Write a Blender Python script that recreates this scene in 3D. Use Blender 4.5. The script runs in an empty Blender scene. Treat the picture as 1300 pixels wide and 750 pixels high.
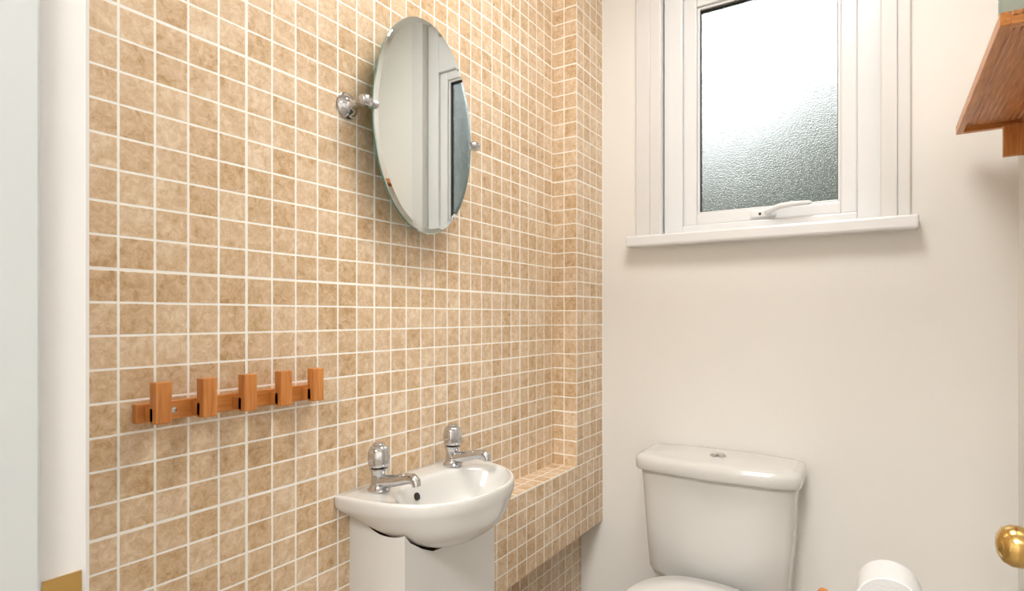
import bpy, bmesh, math, random
from mathutils import Vector, Matrix
random.seed(4)
S=bpy.context.scene
S.view_settings.view_transform='Standard'
CX=0.926   # camera x ; left wall x=0
YB=1.93; XR=1.217; H=2.60; YF=0.26

# ---------------------------------------------------------------- materials
def newmat(name):
    m=bpy.data.materials.new(name); m.use_nodes=True
    nt=m.node_tree; b=nt.nodes['Principled BSDF']
    return m,nt,b
def simple(name,col,rough=.5,metal=0,coat=0,bump=0,bscale=60,var=0.0,trans=0,ior=1.5):
    m,nt,b=newmat(name)
    b.inputs['Base Color'].default_value=(*col,1)
    b.inputs['Roughness'].default_value=rough
    b.inputs['Metallic'].default_value=metal
    b.inputs['Coat Weight'].default_value=coat
    b.inputs['Transmission Weight'].default_value=trans
    b.inputs['IOR'].default_value=ior
    tc=nt.nodes.new('ShaderNodeTexCoord')
    n=nt.nodes.new('ShaderNodeTexNoise'); n.inputs['Scale'].default_value=bscale; n.inputs['Detail'].default_value=4
    nt.links.new(tc.outputs['Object'],n.inputs['Vector'])
    if bump>0:
        bp=nt.nodes.new('ShaderNodeBump'); bp.inputs['Strength'].default_value=bump; bp.inputs['Distance'].default_value=.002
        nt.links.new(n.outputs['Fac'],bp.inputs['Height']); nt.links.new(bp.outputs['Normal'],b.inputs['Normal'])
    if var>0:
        n2=nt.nodes.new('ShaderNodeTexNoise'); n2.inputs['Scale'].default_value=3; n2.inputs['Detail'].default_value=3
        nt.links.new(tc.outputs['Object'],n2.inputs['Vector'])
        r=nt.nodes.new('ShaderNodeValToRGB')
        r.color_ramp.elements[0].position=.3; r.color_ramp.elements[1].position=.7
        r.color_ramp.elements[0].color=(*[c*(1-var) for c in col],1); r.color_ramp.elements[1].color=(*col,1)
        nt.links.new(n2.outputs['Fac'],r.inputs['Fac']); nt.links.new(r.outputs['Color'],b.inputs['Base Color'])
    return m
def tile_mat(name,ax,pu,pv,phu,phv,su=3,sv=4):
    m,nt,b=newmat(name); N=nt.nodes; L=nt.links
    g=N.new('ShaderNodeNewGeometry'); sp=N.new('ShaderNodeSeparateXYZ'); L.new(g.outputs['Position'],sp.inputs[0])
    def M(op,a,bb=None,c=None):
        n=N.new('ShaderNodeMath'); n.operation=op
        for i,v in enumerate((a,bb,c)):
            if v is None: continue
            if isinstance(v,(int,float)): n.inputs[i].default_value=v
            else: L.new(v,n.inputs[i])
        return n.outputs[0]
    u=M('DIVIDE',M('SUBTRACT',sp.outputs[ax[0]],phu),pu)
    v=M('DIVIDE',M('SUBTRACT',sp.outputs[ax[1]],phv),pv)
    wob=N.new('ShaderNodeTexNoise'); wob.inputs['Scale'].default_value=90; wob.inputs['Detail'].default_value=2
    L.new(g.outputs['Position'],wob.inputs['Vector'])
    w=M('MULTIPLY',M('SUBTRACT',wob.outputs['Fac'],.5),.03)
    d=M('ADD',M('MINIMUM',M('PINGPONG',u,.5),M('PINGPONG',v,.5)),w)
    ds=M('ADD',M('MINIMUM',M('PINGPONG',u,su),M('PINGPONG',v,sv)),w)
    def sm(x,a,c):
        r=N.new('ShaderNodeMapRange'); r.interpolation_type='SMOOTHSTEP'
        r.inputs['From Min'].default_value=a; r.inputs['From Max'].default_value=c
        L.new(x,r.inputs['Value']); return r.outputs['Result']
    fac=M('MINIMUM',sm(d,.030,.044),sm(ds,.042,.060))
    ids=N.new('ShaderNodeCombineXYZ'); L.new(M('FLOOR',u),ids.inputs[0]); L.new(M('FLOOR',v),ids.inputs[1])
    wn=N.new('ShaderNodeTexWhiteNoise'); L.new(ids.outputs[0],wn.inputs['Vector'])
    vm=N.new('ShaderNodeVectorMath'); vm.operation='MULTIPLY_ADD'
    L.new(wn.outputs['Color'],vm.inputs[0]); vm.inputs[1].default_value=(3,3,3); L.new(g.outputs['Position'],vm.inputs[2])
    n1=N.new('ShaderNodeTexNoise'); n1.inputs['Scale'].default_value=70; n1.inputs['Detail'].default_value=8; n1.inputs['Roughness'].default_value=.74; n1.inputs['Distortion'].default_value=.7
    L.new(vm.outputs[0],n1.inputs['Vector'])
    n2=N.new('ShaderNodeTexNoise'); n2.inputs['Scale'].default_value=26; n2.inputs['Detail'].default_value=4; n2.inputs['Distortion'].default_value=.6
    L.new(vm.outputs[0],n2.inputs['Vector'])
    n3=N.new('ShaderNodeTexNoise'); n3.inputs['Scale'].default_value=30; n3.inputs['Detail'].default_value=5; n3.inputs['Distortion'].default_value=1.0
    L.new(vm.outputs[0],n3.inputs['Vector'])
    vein=sm(M('ABSOLUTE',M('SUBTRACT',n3.outputs['Fac'],.5)),0.0,.022)
    mix=M('ADD',M('ADD',M('MULTIPLY',n1.outputs['Fac'],.72),M('MULTIPLY',n2.outputs['Fac'],.30)),M('ADD',M('MULTIPLY',M('SUBTRACT',wn.outputs['Value'],.5),.12),-.048))
    mix=M('ADD',mix,M('MULTIPLY',vein,.05))
    r=N.new('ShaderNodeValToRGB'); e=r.color_ramp.elements
    e[0].position=.34; e[0].color=(.47,.285,.14,1); e[1].position=.66; e[1].color=(.80,.66,.49,1)
    x=e.new(.44); x.color=(.60,.42,.245,1); x=e.new(.53); x.color=(.68,.505,.33,1)
    L.new(mix,r.inputs['Fac'])
    mc=N.new('ShaderNodeMix'); mc.data_type='RGBA'; L.new(fac,mc.inputs[0])
    mc.inputs[6].default_value=(.93,.91,.86,1); L.new(r.outputs['Color'],mc.inputs[7])
    L.new(mc.outputs[2],b.inputs['Base Color'])
    L.new(M('SUBTRACT',.85,M('MULTIPLY',fac,.45)),b.inputs['Roughness'])
    bp=N.new('ShaderNodeBump'); bp.inputs['Distance'].default_value=.0010; bp.inputs['Strength'].default_value=.4
    L.new(M('ADD',fac,M('MULTIPLY',n1.outputs['Fac'],.15)),bp.inputs['Height']); L.new(bp.outputs['Normal'],b.inputs['Normal'])
    return m
def wood_mat(name,c1,c2,axis=1,rough=.4):
    m,nt,b=newmat(name); N=nt.nodes; L=nt.links
    g=N.new('ShaderNodeNewGeometry'); mp=N.new('ShaderNodeMapping'); L.new(g.outputs['Position'],mp.inputs[0])
    sc=[60,60,60]; sc[axis]=5; mp.inputs['Scale'].default_value=sc
    n=N.new('ShaderNodeTexNoise'); n.inputs['Scale'].default_value=3; n.inputs['Detail'].default_value=5; n.inputs['Distortion'].default_value=.4
    L.new(mp.outputs[0],n.inputs['Vector'])
    r=N.new('ShaderNodeValToRGB'); e=r.color_ramp.elements
    e[0].position=.3; e[1].position=.7; e[0].color=(*c1,1); e[1].color=(*c2,1)
    L.new(n.outputs['Fac'],r.inputs['Fac']); L.new(r.outputs['Color'],b.inputs['Base Color'])
    b.inputs['Roughness'].default_value=rough; b.inputs['Coat Weight'].default_value=.2
    return m
WALL=simple('white_emulsion',(.84,.82,.78),.7,bump=.12,bscale=180,var=.02)
CEIL=simple('ceiling_paint',(.82,.81,.79),.8,bump=.1,bscale=120)
GLOSSW=simple('white_gloss_paint',(.76,.75,.74),.32,bump=.10,bscale=25,var=.03)
GLOSSC=simple('door_stop_dimmed_paint',(.55,.575,.575),.4,bump=.10,bscale=25,var=.05)  # colour darkened to stand in for weaker light on the door stop
PEDW=simple('boxing_paint',(.72,.71,.69),.4,bump=.10,bscale=25,var=.05)
UPVC=simple('white_upvc',(.81,.815,.825),.25,var=.01)
CER=simple('white_ceramic',(.68,.67,.645),.10,coat=.5,var=.01)
SEAT=simple('seat_plastic',(.76,.75,.73),.2,var=.01)
CHR=simple('chrome',(.58,.58,.59),.07,metal=1,var=.02)
BRASS=simple('brass',(.70,.46,.16),.18,metal=1,var=.15)
DARK=simple('rubber_and_hole_shade',(.03,.025,.02),.6,var=.1)  # gasket rubber; also paints the shade inside small holes
MIR=simple('mirror_silver',(.72,.77,.76),.0,metal=1)
MEDGE=simple('mirror_glass_edge',(.10,.28,.24),.1,coat=.5,var=.1)
PAPER=simple('toilet_paper',(.80,.80,.80),.95,bump=.5,bscale=200,var=.02)
CARD=simple('roll_card',(.35,.25,.16),.9,var=.1)
FLOOR=simple('vinyl_floor',(.42,.37,.31),.45,bump=.2,bscale=40,var=.25)
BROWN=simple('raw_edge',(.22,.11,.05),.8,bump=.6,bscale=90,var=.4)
WY=wood_mat('orange_bamboo_y',(.46,.155,.030),(.68,.27,.065),1)
WZ=wood_mat('orange_bamboo_z',(.46,.155,.030),(.68,.27,.065),2)
WX=wood_mat('orange_bamboo_x',(.48,.17,.035),(.70,.29,.08),0)
T_W=tile_mat('mosaic_wall',(1,2),.05,.0475,.404+.2,1.268)
T_CF=tile_mat('mosaic_column_front',(1,2),.0515,.0475,1.722,1.268)
T_CS=tile_mat('mosaic_column_side',(0,2),.047,.0475,-.008,1.268)
T_LF=tile_mat('mosaic_ledge_front',(1,2),.05,.0475,.404+.2,.711,3,40)
T_LT=tile_mat('mosaic_ledge_top',(1,0),.05,.043,.604,-.002,3,40)

# ---------------------------------------------------------------- helpers
def link(o): S.collection.objects.link(o); return o
def empty(name,loc=(0,0,0)):
    e=bpy.data.objects.new(name,None); e.empty_display_size=.05; e.location=loc; link(e); return e
def parent(o,p):
    bpy.context.view_layer.update()
    o.parent=p; o.matrix_parent_inverse=p.matrix_world.inverted(); return o
def addbox(bm,x0,x1,y0,y1,z0,z1,mi=0,bev=0):
    r=bmesh.ops.create_cube(bm,size=1)
    vs=r['verts']
    for v in vs:
        v.co=Vector((x0+(v.co.x+.5)*(x1-x0),y0+(v.co.y+.5)*(y1-y0),z0+(v.co.z+.5)*(z1-z0)))
    fs=set(f for v in vs for f in v.link_faces)
    for f in fs: f.material_index=mi
    if bev>0:
        es=set(e for v in vs for e in v.link_edges)
        bmesh.ops.bevel(bm,geom=list(es),offset=bev,segments=2,profile=.5,affect='EDGES')
def boxes(name,lst,mats,bev=0,par=None):
    bm=bmesh.new()
    for b in lst:
        addbox(bm,*b[:6],mi=(b[6] if len(b)>6 else 0),bev=bev)
    me=bpy.data.meshes.new(name); bm.normal_update(); bm.to_mesh(me); bm.free()
    for m in (mats if isinstance(mats,list) else [mats]): me.materials.append(m)
    o=link(bpy.data.objects.new(name,me))
    if par: parent(o,par)
    return o
def smooth(o,ang=40):
    for p in o.data.polygons: p.use_smooth=True
    try: o.data.set_sharp_from_angle(angle=math.radians(ang))
    except Exception: pass
def loft(name,rings,mat,sub=0,caps=True,par=None,ang=60):
    bm=bmesh.new(); V=[]
    for r in rings: V.append([bm.verts.new(p) for p in r])
    n=len(rings[0])
    for a,b in zip(V,V[1:]):
        for i in range(n):
            j=(i+1)%n; bm.faces.new((a[i],a[j],b[j],b[i]))
    if caps: bm.faces.new(V[0][::-1]); bm.faces.new(V[-1])
    bmesh.ops.recalc_face_normals(bm,faces=bm.faces)
    me=bpy.data.meshes.new(name); bm.to_mesh(me); bm.free(); me.materials.append(mat)
    o=link(bpy.data.objects.new(name,me)); smooth(o,ang)
    if sub:
        s=o.modifiers.new('sub','SUBSURF'); s.levels=sub; s.render_levels=sub
    if par: parent(o,par)
    return o
def lathe(name,prof,loc,axis,mat,seg=32,par=None,ang=35,caps=True,lobes=0,depth=0):
    q=Vector((0,0,1)).rotation_difference(Vector(axis).normalized()); rings=[]
    for r,h in prof:
        ring=[]
        for i in range(seg):
            a=2*math.pi*i/seg; rr=r*(1-depth*(.5+.5*math.cos(lobes*a))) if lobes else r
            ring.append(Vector(loc)+q@Vector((rr*math.cos(a),rr*math.sin(a),h)))
        rings.append(ring)
    return loft(name,rings,mat,caps=caps,par=par,ang=ang)
def tube(name,pts,radii,mat,par=None,seg=16,flat=1.0):
    pts=[Vector(p) for p in pts]; rings=[]
    for i,p in enumerate(pts):
        t=(pts[min(i+1,len(pts)-1)]-pts[max(i-1,0)]).normalized()
        up=Vector((0,1,0)) if abs(t.y)<.9 else Vector((0,0,1))
        a=t.cross(up).normalized(); b=t.cross(a).normalized()
        rings.append([p+radii[i]*(flat*math.cos(2*math.pi*k/seg)*a+math.sin(2*math.pi*k/seg)*b) for k in range(seg)])
    return loft(name,rings,mat,par=par,ang=50)

# ---------------------------------------------------------------- room shell
boxes('floor',[(-.6,2.2,-2.0,YB+.3,-.1,0)],FLOOR)
boxes('ceiling',[(-.6,2.2,-2.0,YB+.3,H,H+.1)],CEIL)
boxes('wall_left',[(-.15,0,YF-.16,YB+.28,0,H)],T_W)
def multi(name,b,mx,my,mz):
    bm=bmesh.new(); addbox(bm,*b); bm.normal_update()
    for f in bm.faces:
        n=f.normal; f.material_index=0 if abs(n.x)>.5 else (1 if abs(n.y)>.5 else 2)
    me=bpy.data.meshes.new(name); bm.to_mesh(me); bm.free()
    for m in (mx,my,mz): me.materials.append(m)
    return link(bpy.data.objects.new(name,me))
COLX=.084; COLY=1.719
multi('wall_boxing_column',(0,COLX,COLY,YB,.712,H),T_CF,T_CS,T_LT)
multi('wall_boxing_ledge',(0,COLX,1.1425,YB,.475,.712),T_LF,T_CS,T_LT)
wx0,wx1,wz0,wz1=.295,.928,1.45,2.505
boxes('wall_back',[(0,wx0,YB,YB+.25,0,H),(wx1,XR+.15,YB,YB+.25,0,H),(wx0,wx1,YB,YB+.25,0,wz0),(wx0,wx1,YB,YB+.25,wz1,H)],WALL)
boxes('wall_right',[(XR,XR+.15,YF-.16,YB,0,H)],WALL)
JX=.276; JX2=1.147; YF0=.10
boxes('wall_front',[(0,JX-.03,YF0,YF-.012,0,H),(JX2+.03,XR,YF0,YF-.004,0,H),(JX-.03,JX2+.03,YF0,YF-.004,2.06,H)],WALL)
boxes('wall_hall_rear',[(-.6,2.2,-2.1,-2.0,0,H)],WALL)
boxes('wall_hall_left',[(-.7,-.6,-2.0,.1,0,H)],WALL)
boxes('wall_hall_right',[(2.2,2.3,-2.0,.1,0,H)],WALL)
boxes('wall_hall_front',[(-.6,-.15,.1,.2,0,H),(XR+.15,2.2,.1,.2,0,H)],WALL)
boxes('baseboard_right',[(XR-.015,XR,YF+.01,YB-.016,0,.12)],GLOSSW,.003)
boxes('baseboard_back',[(0.0,XR,YB-.015,YB,0,.12)],GLOSSW,.003)

# door lining
dl=empty('door_frame',(JX,.2,0))
boxes('lining',[(JX-.03,JX,YF0-.01,YF,0,2.06),(JX2,JX2+.03,YF0-.01,YF,0,2.06),(JX,JX2,YF0-.01,YF,2.03,2.06)],GLOSSW,.005,dl)
boxes('stop',[(JX,JX+.013,YF0-.01,.2155,0,2.03),(JX2-.013,JX2,YF0-.01,.2155,0,2.03),(JX+.013,JX2-.013,YF0-.01,.2155,2.017,2.03)],GLOSSC,.003,dl)
boxes('architrave',[(JX-.095,JX-.024,YF-.012,YF-.004,0,2.1)],GLOSSW,.003,dl)
boxes('strike_plate',[(JX,JX+.0018,.220,.251,.80,.957),(JX+.0016,JX+.0022,.228,.243,.86,.90,1)],[BRASS,DARK],0,dl)  # dark inset paints the shade inside the latch hole

# open door with brass knob
dr=empty('door_1',(1.12,.27,0))
DX0,DX1,DY0,DY1=1.109,1.144,.265,.965
boxes('leaf',[(DX0+.004,DX1-.004,DY0,DY1,.01,2.02)],GLOSSW,.002,dr)
st=[]
for s0,s1 in((DX0,DX0+.005),(DX1-.005,DX1)):
    st+=[(s0,s1,DY0,DY0+.1,.01,2.02),(s0,s1,DY1-.1,DY1,.01,2.02),(s0,s1,DY0+.1,DY1-.1,.01,.2),(s0,s1,DY0+.1,DY1-.1,.84,1.02),(s0,s1,DY0+.1,DY1-.1,1.9,2.02)]
boxes('stiles_and_rails',st,GLOSSW,.001,dr)
KZ=.929; KY=.900
lathe('knob',[(.0,0),(.026,.0),(.027,.003),(.022,.006),(.011,.010),(.0095,.022),(.013,.030),(.0205,.037),(.0240,.045),(.0240,.054),(.020,.062),(.012,.0670),(.003,.0685)],(DX0,KY,KZ),(-1,0,0),BRASS,40,dr,60)
boxes('hinges',[(DX1-.004,DX1+.003,DY0-.006,DY0+.01,z,z+.09) for z in(.25,1.7)],BRASS,.001,dr)

# ---------------------------------------------------------------- window
wn=empty('window_1',(.6,YB,1.45))
boxes('casing',[(.212,.262,YB-.012,YB,1.473,2.545),(.962,.992,YB-.012,YB,1.473,2.545),(.212,.992,YB-.012,YB,2.545,2.59)],GLOSSW,.003,wn)
boxes('casing_bead',[(.262,.300,YB-.016,YB+.01,1.473,2.545),(.924,.962,YB-.016,YB+.01,1.473,2.545),(.300,.924,YB-.016,YB+.01,2.50,2.545)],GLOSSW,.003,wn)
boxes('sub_frame',[(.300,.362,YB+.022,YB+.10,1.473,2.50),(.866,.926,YB+.022,YB+.10,1.473,2.50),(.362,.866,YB+.022,YB+.10,1.455,1.503),(.362,.866,YB+.022,YB+.10,2.266,2.50)],UPVC,.004,wn)
boxes('sash_frame',[(.362,.406,YB+.035,YB+.095,1.503,2.266),(.824,.866,YB+.035,YB+.095,1.503,2.266),(.406,.824,YB+.035,YB+.095,1.503,1.540),(.406,.824,YB+.035,YB+.095,2.229,2.266)],UPVC,.004,wn)
boxes('glazing_bead',[(.406,.414,YB+.044,YB+.07,1.540,2.229),(.816,.824,YB+.044,YB+.07,1.540,2.229),(.414,.816,YB+.044,YB+.07,1.540,1.548),(.414,.816,YB+.044,YB+.07,2.221,2.229)],UPVC,.002,wn)
boxes('gasket',[(.413,.4155,YB+.050,YB+.07,1.547,2.222),(.8145,.817,YB+.050,YB+.07,1.547,2.222),(.4155,.8145,YB+.050,YB+.07,1.547,1.5495),(.4155,.8145,YB+.050,YB+.07,2.2165,2.222)],DARK,0,wn)
boxes('sill_board',[(.190,1.010,YB-.052,YB+.06,1.436,1.473)],UPVC,.006,wn)
m,nt,b=newmat('obscure_glass')
b.inputs['Base Color'].default_value=(.97,.98,.97,1); b.inputs['Transmission Weight'].default_value=1; b.inputs['Roughness'].default_value=.16; b.inputs['IOR'].default_value=1.33
g=nt.nodes.new('ShaderNodeNewGeometry')
vo=nt.nodes.new('ShaderNodeTexVoronoi'); vo.inputs['Scale'].default_value=380; vo.feature='SMOOTH_F1'
mp=nt.nodes.new('ShaderNodeMapping'); mp.inputs['Scale'].default_value=(1,1,.75)
nz=nt.nodes.new('ShaderNodeTexNoise'); nz.inputs['Scale'].default_value=420; nz.inputs['Detail'].default_value=3
ad=nt.nodes.new('ShaderNodeMath'); ad.operation='ADD'
bp=nt.nodes.new('ShaderNodeBump'); bp.inputs['Strength'].default_value=.9; bp.inputs['Distance'].default_value=.0020
L=nt.links; L.new(g.outputs['Position'],mp.inputs[0]); L.new(mp.outputs[0],vo.inputs['Vector']); L.new(mp.outputs[0],nz.inputs['Vector'])
L.new(vo.outputs['Distance'],ad.inputs[0]); L.new(nz.outputs['Fac'],ad.inputs[1]); L.new(ad.outputs[0],bp.inputs['Height']); L.new(bp.outputs['Normal'],b.inputs['Normal'])
boxes('glass_pane',[(.410,.820,YB+.058,YB+.064,1.543,2.226)],m,0,wn)
lathe('handle_boss',[(0,0),(.012,0),(.012,.010),(.009,.014),(0,.014)],(.630,YB+.035,1.524),(0,-1,0),UPVC,24,wn)
boxes('handle_plate',[(.575,.650,YB+.026,YB+.036,1.511,1.534)],UPVC,.004,wn)
boxes('handle_keyhole',[(.600,.607,YB+.0252,YB+.0265,1.518,1.526)],DARK,.0005,wn)  # dark inset paints the keyhole's inner shade
tube('handle_lever',[(.622,YB+.02,1.524),(.640,YB+.005,1.528),(.665,YB-.005,1.535),(.70,YB-.006,1.538),(.745,YB-.004,1.538),(.750,YB-.004,1.538)],[.008,.009,.009,.0085,.007,.003],UPVC,wn)

# outside greenery
def bush(name,loc,rad,n,col,seed):
    random.seed(seed); bm=bmesh.new()
    for i in range(n):
        th=random.uniform(0,2*math.pi); ph=math.acos(random.uniform(-1,1)); rr=random.uniform(.5,1)
        p=Vector((rad[0]*math.sin(ph)*math.cos(th),rad[1]*math.sin(ph)*math.sin(th),rad[2]*math.cos(ph)))*rr
        s=random.uniform(.07,.13); q=Matrix.Rotation(random.uniform(0,6.28),3,Vector((random.random()-.5,random.random()-.5,random.random()-.5)).normalized())
        vs=[bm.verts.new(p+q@Vector(c)*s) for c in((-.9,0,0),(0,-.45,.1),(.9,0,0),(0,.45,.1))]
        bm.faces.new(vs)
    me=bpy.data.meshes.new(name); bm.to_mesh(me); bm.free(); me.materials.append(col)
    o=link(bpy.data.objects.new(name,me)); o.location=loc; return o
LEAF=simple('leaves',(.28,.33,.25),.6,var=.4)
bush('garden_hedge',(1.10,4.3,1.50),(1.25,.5,1.42),6500,LEAF,1)
bush('garden_hedge',(-1.02,4.9,1.55),(1.0,.5,1.45),6000,LEAF,2)
bush('garden_shrub',(0.15,3.4,1.05),(.6,.4,.88),3500,LEAF,5)
bush('garden_tree',(3.2,5.2,2.3),(1.3,.6,2.1),9000,simple('dark_leaves',(.06,.11,.10),.6,var=.4),3)
boxes('garden_lawn',[(-12,12,YB+.35,20,-.12,-.02)],simple('grass',(.05,.09,.03),.9,bump=.5,var=.5))

# ---------------------------------------------------------------- oval mirror
MC=(1.010,1.628); MW,MH=.163,.241
mr=empty('oval_mirror',(0,MC[0],MC[1]))
YAW=math.radians(-1.0)
def oring(x,s,n=96,d=0):
    out=[]
    for i in range(n):
        dy=(MW-d)*s*math.cos(2*math.pi*i/n); dx=x-.057
        out.append(Vector((.057+dx*math.cos(YAW)-dy*math.sin(YAW),MC[0]+dx*math.sin(YAW)+dy*math.cos(YAW),MC[1]+(MH-d)*s*math.sin(2*math.pi*i/n))))
    return out
loft('mirror_backing',[oring(.050,.985),oring(.0535,1.0),oring(.0575,1.0)],MEDGE,par=mr,ang=30)
loft('mirror_face',[oring(.0575,1.0),oring(.0590,1.0,d=.002),oring(.0600,1.0,d=.012)],MIR,par=mr,ang=2)
for k,(yy,sg) in enumerate(((.826,1),(1.194,-1))):
    z=MC[1]+.003
    lathe('rosette_%d'%k,[(0,0),(.026,0),(.027,.004),(.022,.007),(.021,.010),(.014,.014),(.009,.018),(.0075,.024),(.0065,.040),(.009,.044),(.0095,.047),(.007,.050),(.007,.055)],(0,yy,z),(1,0,0),CHR,32,mr,60)
    lathe('pivot_%d'%k,[(.002,-.015),(.008,-.0135),(.0115,-.008),(.0125,0),(.0115,.008),(.008,.0135),(.005,.016),(.005,.022),(.008,.024),(.008,.028),(0,.028)],(.057,yy,z),(0,sg,0),CHR,24,mr,60)

# ---------------------------------------------------------------- hook rail
hr=empty('coat_hook_rail',(0,.57,1.06))
boxes('rail',[(0,.014,.422,.742,1.044,1.072)],WY,.001,hr)
for i in range(5):
    y=.443+i*.0687
    boxes('hook_%d'%i,[(.014,.040,y-.0115,y+.0115,1.047,1.068),(.030,.048,y-.0115,y+.0115,1.045,1.105)],WZ,.0012,hr)
for i,y in enumerate((.474,.677)):
    lathe('screw_%d'%i,[(0,0),(.005,0),(.0045,.0015),(0,.002)],(.014,y,1.058),(1,0,0),CHR,16,hr)

# ---------------------------------------------------------------- basin
BC=.997
bs=empty('wash_basin',(0.1,BC,.8))
NB=72
def D(s,z,cx=.125,w=.203,d=.254,n=2.5):
    r=[]
    for i in range(NB):
        t=2*math.pi*i/NB; c,sn=math.cos(t),math.sin(t)
        if sn>=0:
            x=d*abs(sn)**(2/n); y=w*math.copysign(abs(c)**(2/n),c)
        else:
            x=0; y=w*math.copysign(abs(c)**(2/n),c)
        x=cx+(x-cx)*s; x=max(x,.001)
        r.append(Vector((x,BC+y*s,z)))
    return r
def E(cx,a,w,z,cy=0):
    return [Vector((cx+a*math.sin(2*math.pi*i/NB),BC+cy+w*math.cos(2*math.pi*i/NB),z)) for i in range(NB)]
def mixr(a,b,k): return [p.lerp(q,k) for p,q in zip(a,b)]
RZ=.842
outer=[E(.125,.030,.040,.720),E(.125,.065,.080,.724),E(.128,.090,.112,.740),mixr(E(.130,.110,.142,.762),D(.9,.762),.2),mixr(E(.130,.120,.165,.785),D(.92,.785),.45),mixr(E(.130,.125,.18,.805),D(.955,.805),.85),D(.990,RZ-.027),D(1,RZ-.018),D(1,RZ-.006),D(.988,RZ),D(.965,RZ+.001)]
inner=[E(.150,.096,.164,RZ-.001),E(.150,.092,.159,RZ-.006),E(.150,.086,.149,RZ-.027),E(.148,.077,.132,RZ-.056),E(.145,.058,.098,RZ-.082),E(.140,.028,.045,RZ-.093),E(.138,.016,.018,RZ-.096)]
loft('basin_body',outer+inner,CER,sub=1,par=bs,ang=180)
lathe('waste',[(0,0),(.020,0),(.021,.002),(.017,.003),(.006,.001),(0,.001)],(.138,BC,RZ-.0965),(0,0,1),CHR,24,bs)
lathe('overflow_hole',[(0,0),(.0085,0),(.0085,.002),(0,.002)],(.0695,BC-.035,RZ-.034),(1,0,.35),DARK,20,bs)  # solid dark disc, shade of the overflow opening put into its colour
def tap(k,ty):
    x=.050; z=RZ
    p=bs
    lathe('tap_%d_body'%k,[(.0,0),(.023,0),(.0235,.004),(.019,.008),(.0165,.014),(.0155,.030),(.017,.040),(.0195,.044),(.0195,.047),(.012,.049),(0,.049)],(x,ty,z),(0,0,1),CHR,32,p,50)
    lathe('tap_%d_head'%k,[(0,.047),(.014,.048),(.021,.051),(.0232,.058),(.0235,.072),(.0220,.083),(.0175,.0915),(.010,.0955),(0,.096)],(x,ty,z),(0,0,1),CHR,64,p,60,lobes=8,depth=.05)
    lathe('tap_%d_cap'%k,[(.012,.092),(.0125,.0965),(.010,.099),(0,.0995)],(x,ty,z),(0,0,1),CHR,24,p,50)
    tube('tap_%d_spout'%k,[(x,ty,z+.018),(x+.022,ty,z+.022),(x+.05,ty,z+.028),(x+.078,ty,z+.036),(x+.093,ty,z+.038),(x+.101,ty,z+.033),(x+.103,ty,z+.024)],[.015,.013,.0118,.011,.0108,.010,.009],CHR,p)
tap(1,.868); tap(2,1.112)

# boxed pedestal with a cut-out for the bowl
bpX,bpY0,bpY1=.152,.835,1.142
ped=boxes('pedestal_boxing',[(0,bpX,bpY0,bpY1,0,.80)],[PEDW])
ct=loft('cutter',[E(.125,.034,.045,.717),E(.125,.068,.084,.721),E(.128,.093,.116,.7375),mixr(E(.130,.113,.146,.760),D(.905,.760),.2),mixr(E(.130,.124,.170,.783),D(.925,.783),.45),mixr(E(.130,.13,.185,.803),D(.965,.803),.85),D(1.03,RZ+.02)],BROWN)
md=ped.modifiers.new('b','BOOLEAN'); md.object=ct; md.operation='DIFFERENCE'; md.solver='EXACT'
bpy.context.view_layer.update()
dg=bpy.context.evaluated_depsgraph_get()
nm=bpy.data.meshes.new_from_object(ped.evaluated_get(dg)); ped.modifiers.clear(); ped.data=nm
bpy.data.objects.remove(ct,do_unlink=True)
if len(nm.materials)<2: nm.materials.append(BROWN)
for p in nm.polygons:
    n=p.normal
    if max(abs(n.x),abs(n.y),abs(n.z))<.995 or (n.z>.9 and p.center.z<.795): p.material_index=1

# ---------------------------------------------------------------- toilet
TX=.506
tl=empty('toilet',(TX,1.6,0))
def SR(cx,cy,hx,hy,z,n=5,bow=0,N=64):
    r=[]
    for i in range(N):
        t=2*math.pi*i/N; c,s=math.cos(t),math.sin(t)
        x=hx*math.copysign(abs(c)**(2/n),c); y=hy*math.copysign(abs(s)**(2/n),s)
        if y<0: y-=bow*(1-(x/hx)**2)*(-y/hy)
        r.append(Vector((cx+x,cy+y,z)))
    return r
yb=YB-.006
def CR(hx,dep,z,bow=.02,n=7): return SR(TX,yb-dep/2,hx,dep/2,z,n,bow)
loft('cistern_tank',[CR(.165,.13,.395),CR(.192,.15,.400),CR(.202,.158,.42),CR(.211,.166,.55),CR(.219,.172,.68),CR(.224,.176,.733)],CER,par=tl,ang=60)
loft('cistern_lid',[CR(.226,.178,.727,.024,9),CR(.233,.186,.729,.026,9),CR(.235,.190,.734,.026,9),CR(.236,.190,.756,.026,9),CR(.234,.188,.766,.026,9),CR(.227,.181,.773,.024,9),CR(.212,.166,.7765,.02,9),CR(.10,.08,.779,.01,7)],CER,par=tl,ang=60)
lathe('flush_button_ring',[(0,0),(.024,0),(.024,.003),(.021,.005),(.018,.0045),(0,.004)],(TX,yb-.095,.778),(0,0,1),CHR,32,tl)
boxes('flush_buttons',[(TX-.016,TX-.001,yb-.107,yb-.083,.780,.785),(TX+.001,TX+.016,yb-.107,yb-.083,.780,.785)],CHR,.002,tl)
def PR(cy,hx,hy,z,n=2.4): return SR(TX,cy,hx,hy,z,n)
loft('pan',[PR(1.55,.11,.22,.0,3),PR(1.55,.105,.215,.03,3),PR(1.56,.09,.19,.15,3),PR(1.53,.12,.24,.28),PR(1.50,.17,.28,.37),PR(1.50,.178,.285,.395),PR(1.50,.175,.28,.402)],CER,par=tl)
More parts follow.
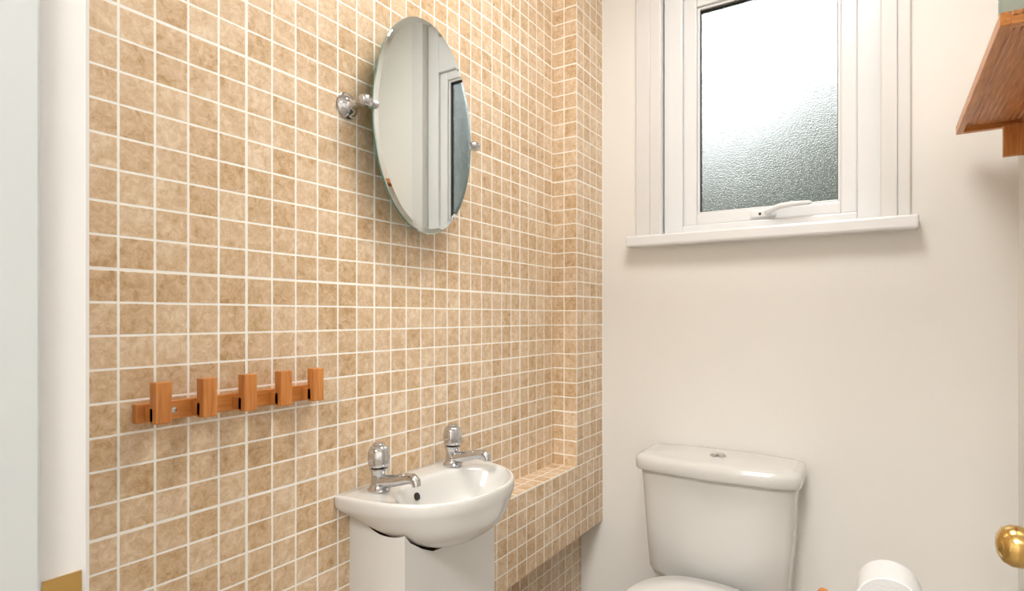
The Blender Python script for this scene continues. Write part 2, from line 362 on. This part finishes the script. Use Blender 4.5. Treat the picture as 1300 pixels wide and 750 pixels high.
loft('pan_shelf',[SR(TX,1.80,.10,.10,.30,5),SR(TX,1.80,.14,.11,.37,5),SR(TX,1.80,.15,.115,.398,5),SR(TX,1.80,.145,.11,.402,5)],CER,par=tl)
loft('seat_ring',[PR(1.49,.178,.225,.404),PR(1.49,.186,.232,.410),PR(1.49,.186,.232,.418),PR(1.49,.182,.228,.422)],SEAT,par=tl)
loft('seat_lid',[PR(1.49,.182,.228,.423),PR(1.49,.187,.234,.428),PR(1.49,.187,.234,.436),PR(1.49,.178,.226,.443),PR(1.49,.12,.16,.447),PR(1.49,.02,.03,.448)],SEAT,par=tl)
for k,dx in enumerate((-.075,.075)):
    lathe('hinge_%d'%k,[(0,0),(.014,0),(.014,.028),(.011,.033),(0,.034)],(TX+dx,1.712,.402),(0,0,1),SEAT,24,tl)

# ---------------------------------------------------------------- toilet roll stand
PX,PY=CX-.109,1.45; RX,RY,RZc=CX+.012,1.36,.662
rs=empty('toilet_roll_stand',(PX,PY,0))
lathe('base',[(0,0),(.075,0),(.078,.004),(.078,.014),(.070,.020),(.02,.024),(0,.024)],(PX,PY,0),(0,0,1),WX,40,rs)
lathe('post',[(0,.02),(.012,.02),(.010,.05),(.010,.566),(.011,.578),(.012,.590),(.009,.600),(0,.604)],(PX,PY,0),(0,0,1),WZ,24,rs)
tube('crossbar',[(PX,PY,.555),(PX+.05,PY,.557),(RX-.02,PY,.565),(RX,PY,.59),(RX,PY,RZc-.015),(RX,PY-.015,RZc),(RX,PY-.04,RZc),(RX,RY-.045,RZc),(RX,RY-.05,RZc)],[.007,.007,.007,.007,.007,.007,.007,.008,.005],WX,rs)
lathe('toilet_roll',[(.020,-.05),(.054,-.05),(.056,-.048),(.056,.048),(.054,.05),(.020,.05),(.020,-.05)],(RX,RY,RZc-.012),(0,1,0),PAPER,48,rs,40,caps=False)
lathe('roll_core',[(.0205,-.0505),(.0205,.0505),(.019,.0505),(.019,-.0505),(.0205,-.0505)],(RX,RY,RZc-.012),(0,1,0),CARD,48,rs,40,caps=False)

# ---------------------------------------------------------------- slatted wall shelf
sx0,sx1,sy0,sy1,sz=CX+.158,XR,1.195,1.85,1.660
sh=empty('wall_shelf',(XR,1.5,sz))
boxes('front_rail',[(sx0,sx0+.014,sy0,sy1,sz,sz+.022)],WY,.0015,sh)
boxes('rear_rail',[(sx1-.014,sx1,sy0,sy1,sz,sz+.022)],WY,.0015,sh)
boxes('end_rails',[(sx0+.014,sx1-.014,y,y+.018,sz,sz+.016) for y in(sy0,sy1-.018)],WX,.001,sh)
sl=[]; x=sx0+.0160
while x<sx1-.022:
    sl.append((x,x+.0080,sy0,sy1,sz+.0125,sz+.0215)); x+=.0102
boxes('slats',sl,WY,.0008,sh)
boxes('brackets',[(sx1-.045,sx1,y,y+.018,sz-.075,sz) for y in(sy0+.02,sy1-.04)],WZ,.0015,sh)
gj=simple('green_glass',(.50,.60,.54),.15,trans=.6,var=.1)
lathe('toiletry_bottle',[(0,0),(.028,0),(.030,.004),(.030,.10),(.026,.115),(.012,.125),(.012,.145),(0,.146)],(sx0+.035,1.250,sz+.022),(0,0,1),gj,32)

# ---------------------------------------------------------------- lamps
def emis(name,col,s):
    m,nt,b=newmat(name); b.inputs['Emission Color'].default_value=(*col,1); b.inputs['Emission Strength'].default_value=s; return m
lp=empty('ceiling_light',(.66,1.05,H))
boxes('light_frame',[(.40,.92,.79,.805,H-.025,H),(.40,.92,1.295,1.31,H-.025,H),(.40,.415,.805,1.295,H-.025,H),(.905,.92,.805,1.295,H-.025,H)],UPVC,.002,lp)
boxes('light_diffuser',[(.415,.905,.805,1.295,H-.018,H-.006)],emis('led_diffuser',(1,.97,.93),20.5),0,lp)
hl=empty('hall_fill_light',(.8,-.9,H))  # unseen glowing panel added as frontal fill through the doorway
boxes('hall_fill_frame',[(.45,1.15,-1.25,-.55,H-.012,H)],UPVC,.002,hl)
boxes('hall_fill_panel',[(.47,1.13,-1.23,-.57,H-.02,H-.012)],emis('hall_fill_glow',(1,.985,.96),46),0,hl)

w=bpy.data.worlds.new('World'); S.world=w; w.use_nodes=True
bg=w.node_tree.nodes['Background']; bg.inputs['Color'].default_value=(.94,.97,1,1); bg.inputs['Strength'].default_value=2.4

cam=bpy.data.cameras.new('cam'); co=link(bpy.data.objects.new('camera',cam)); S.camera=co
cam.sensor_width=36; cam.lens=740/1300*36; cam.shift_y=27/1300; cam.clip_start=.01
co.location=(CX,0,1.2); co.rotation_euler=(math.radians(90),0,math.radians(32.4))
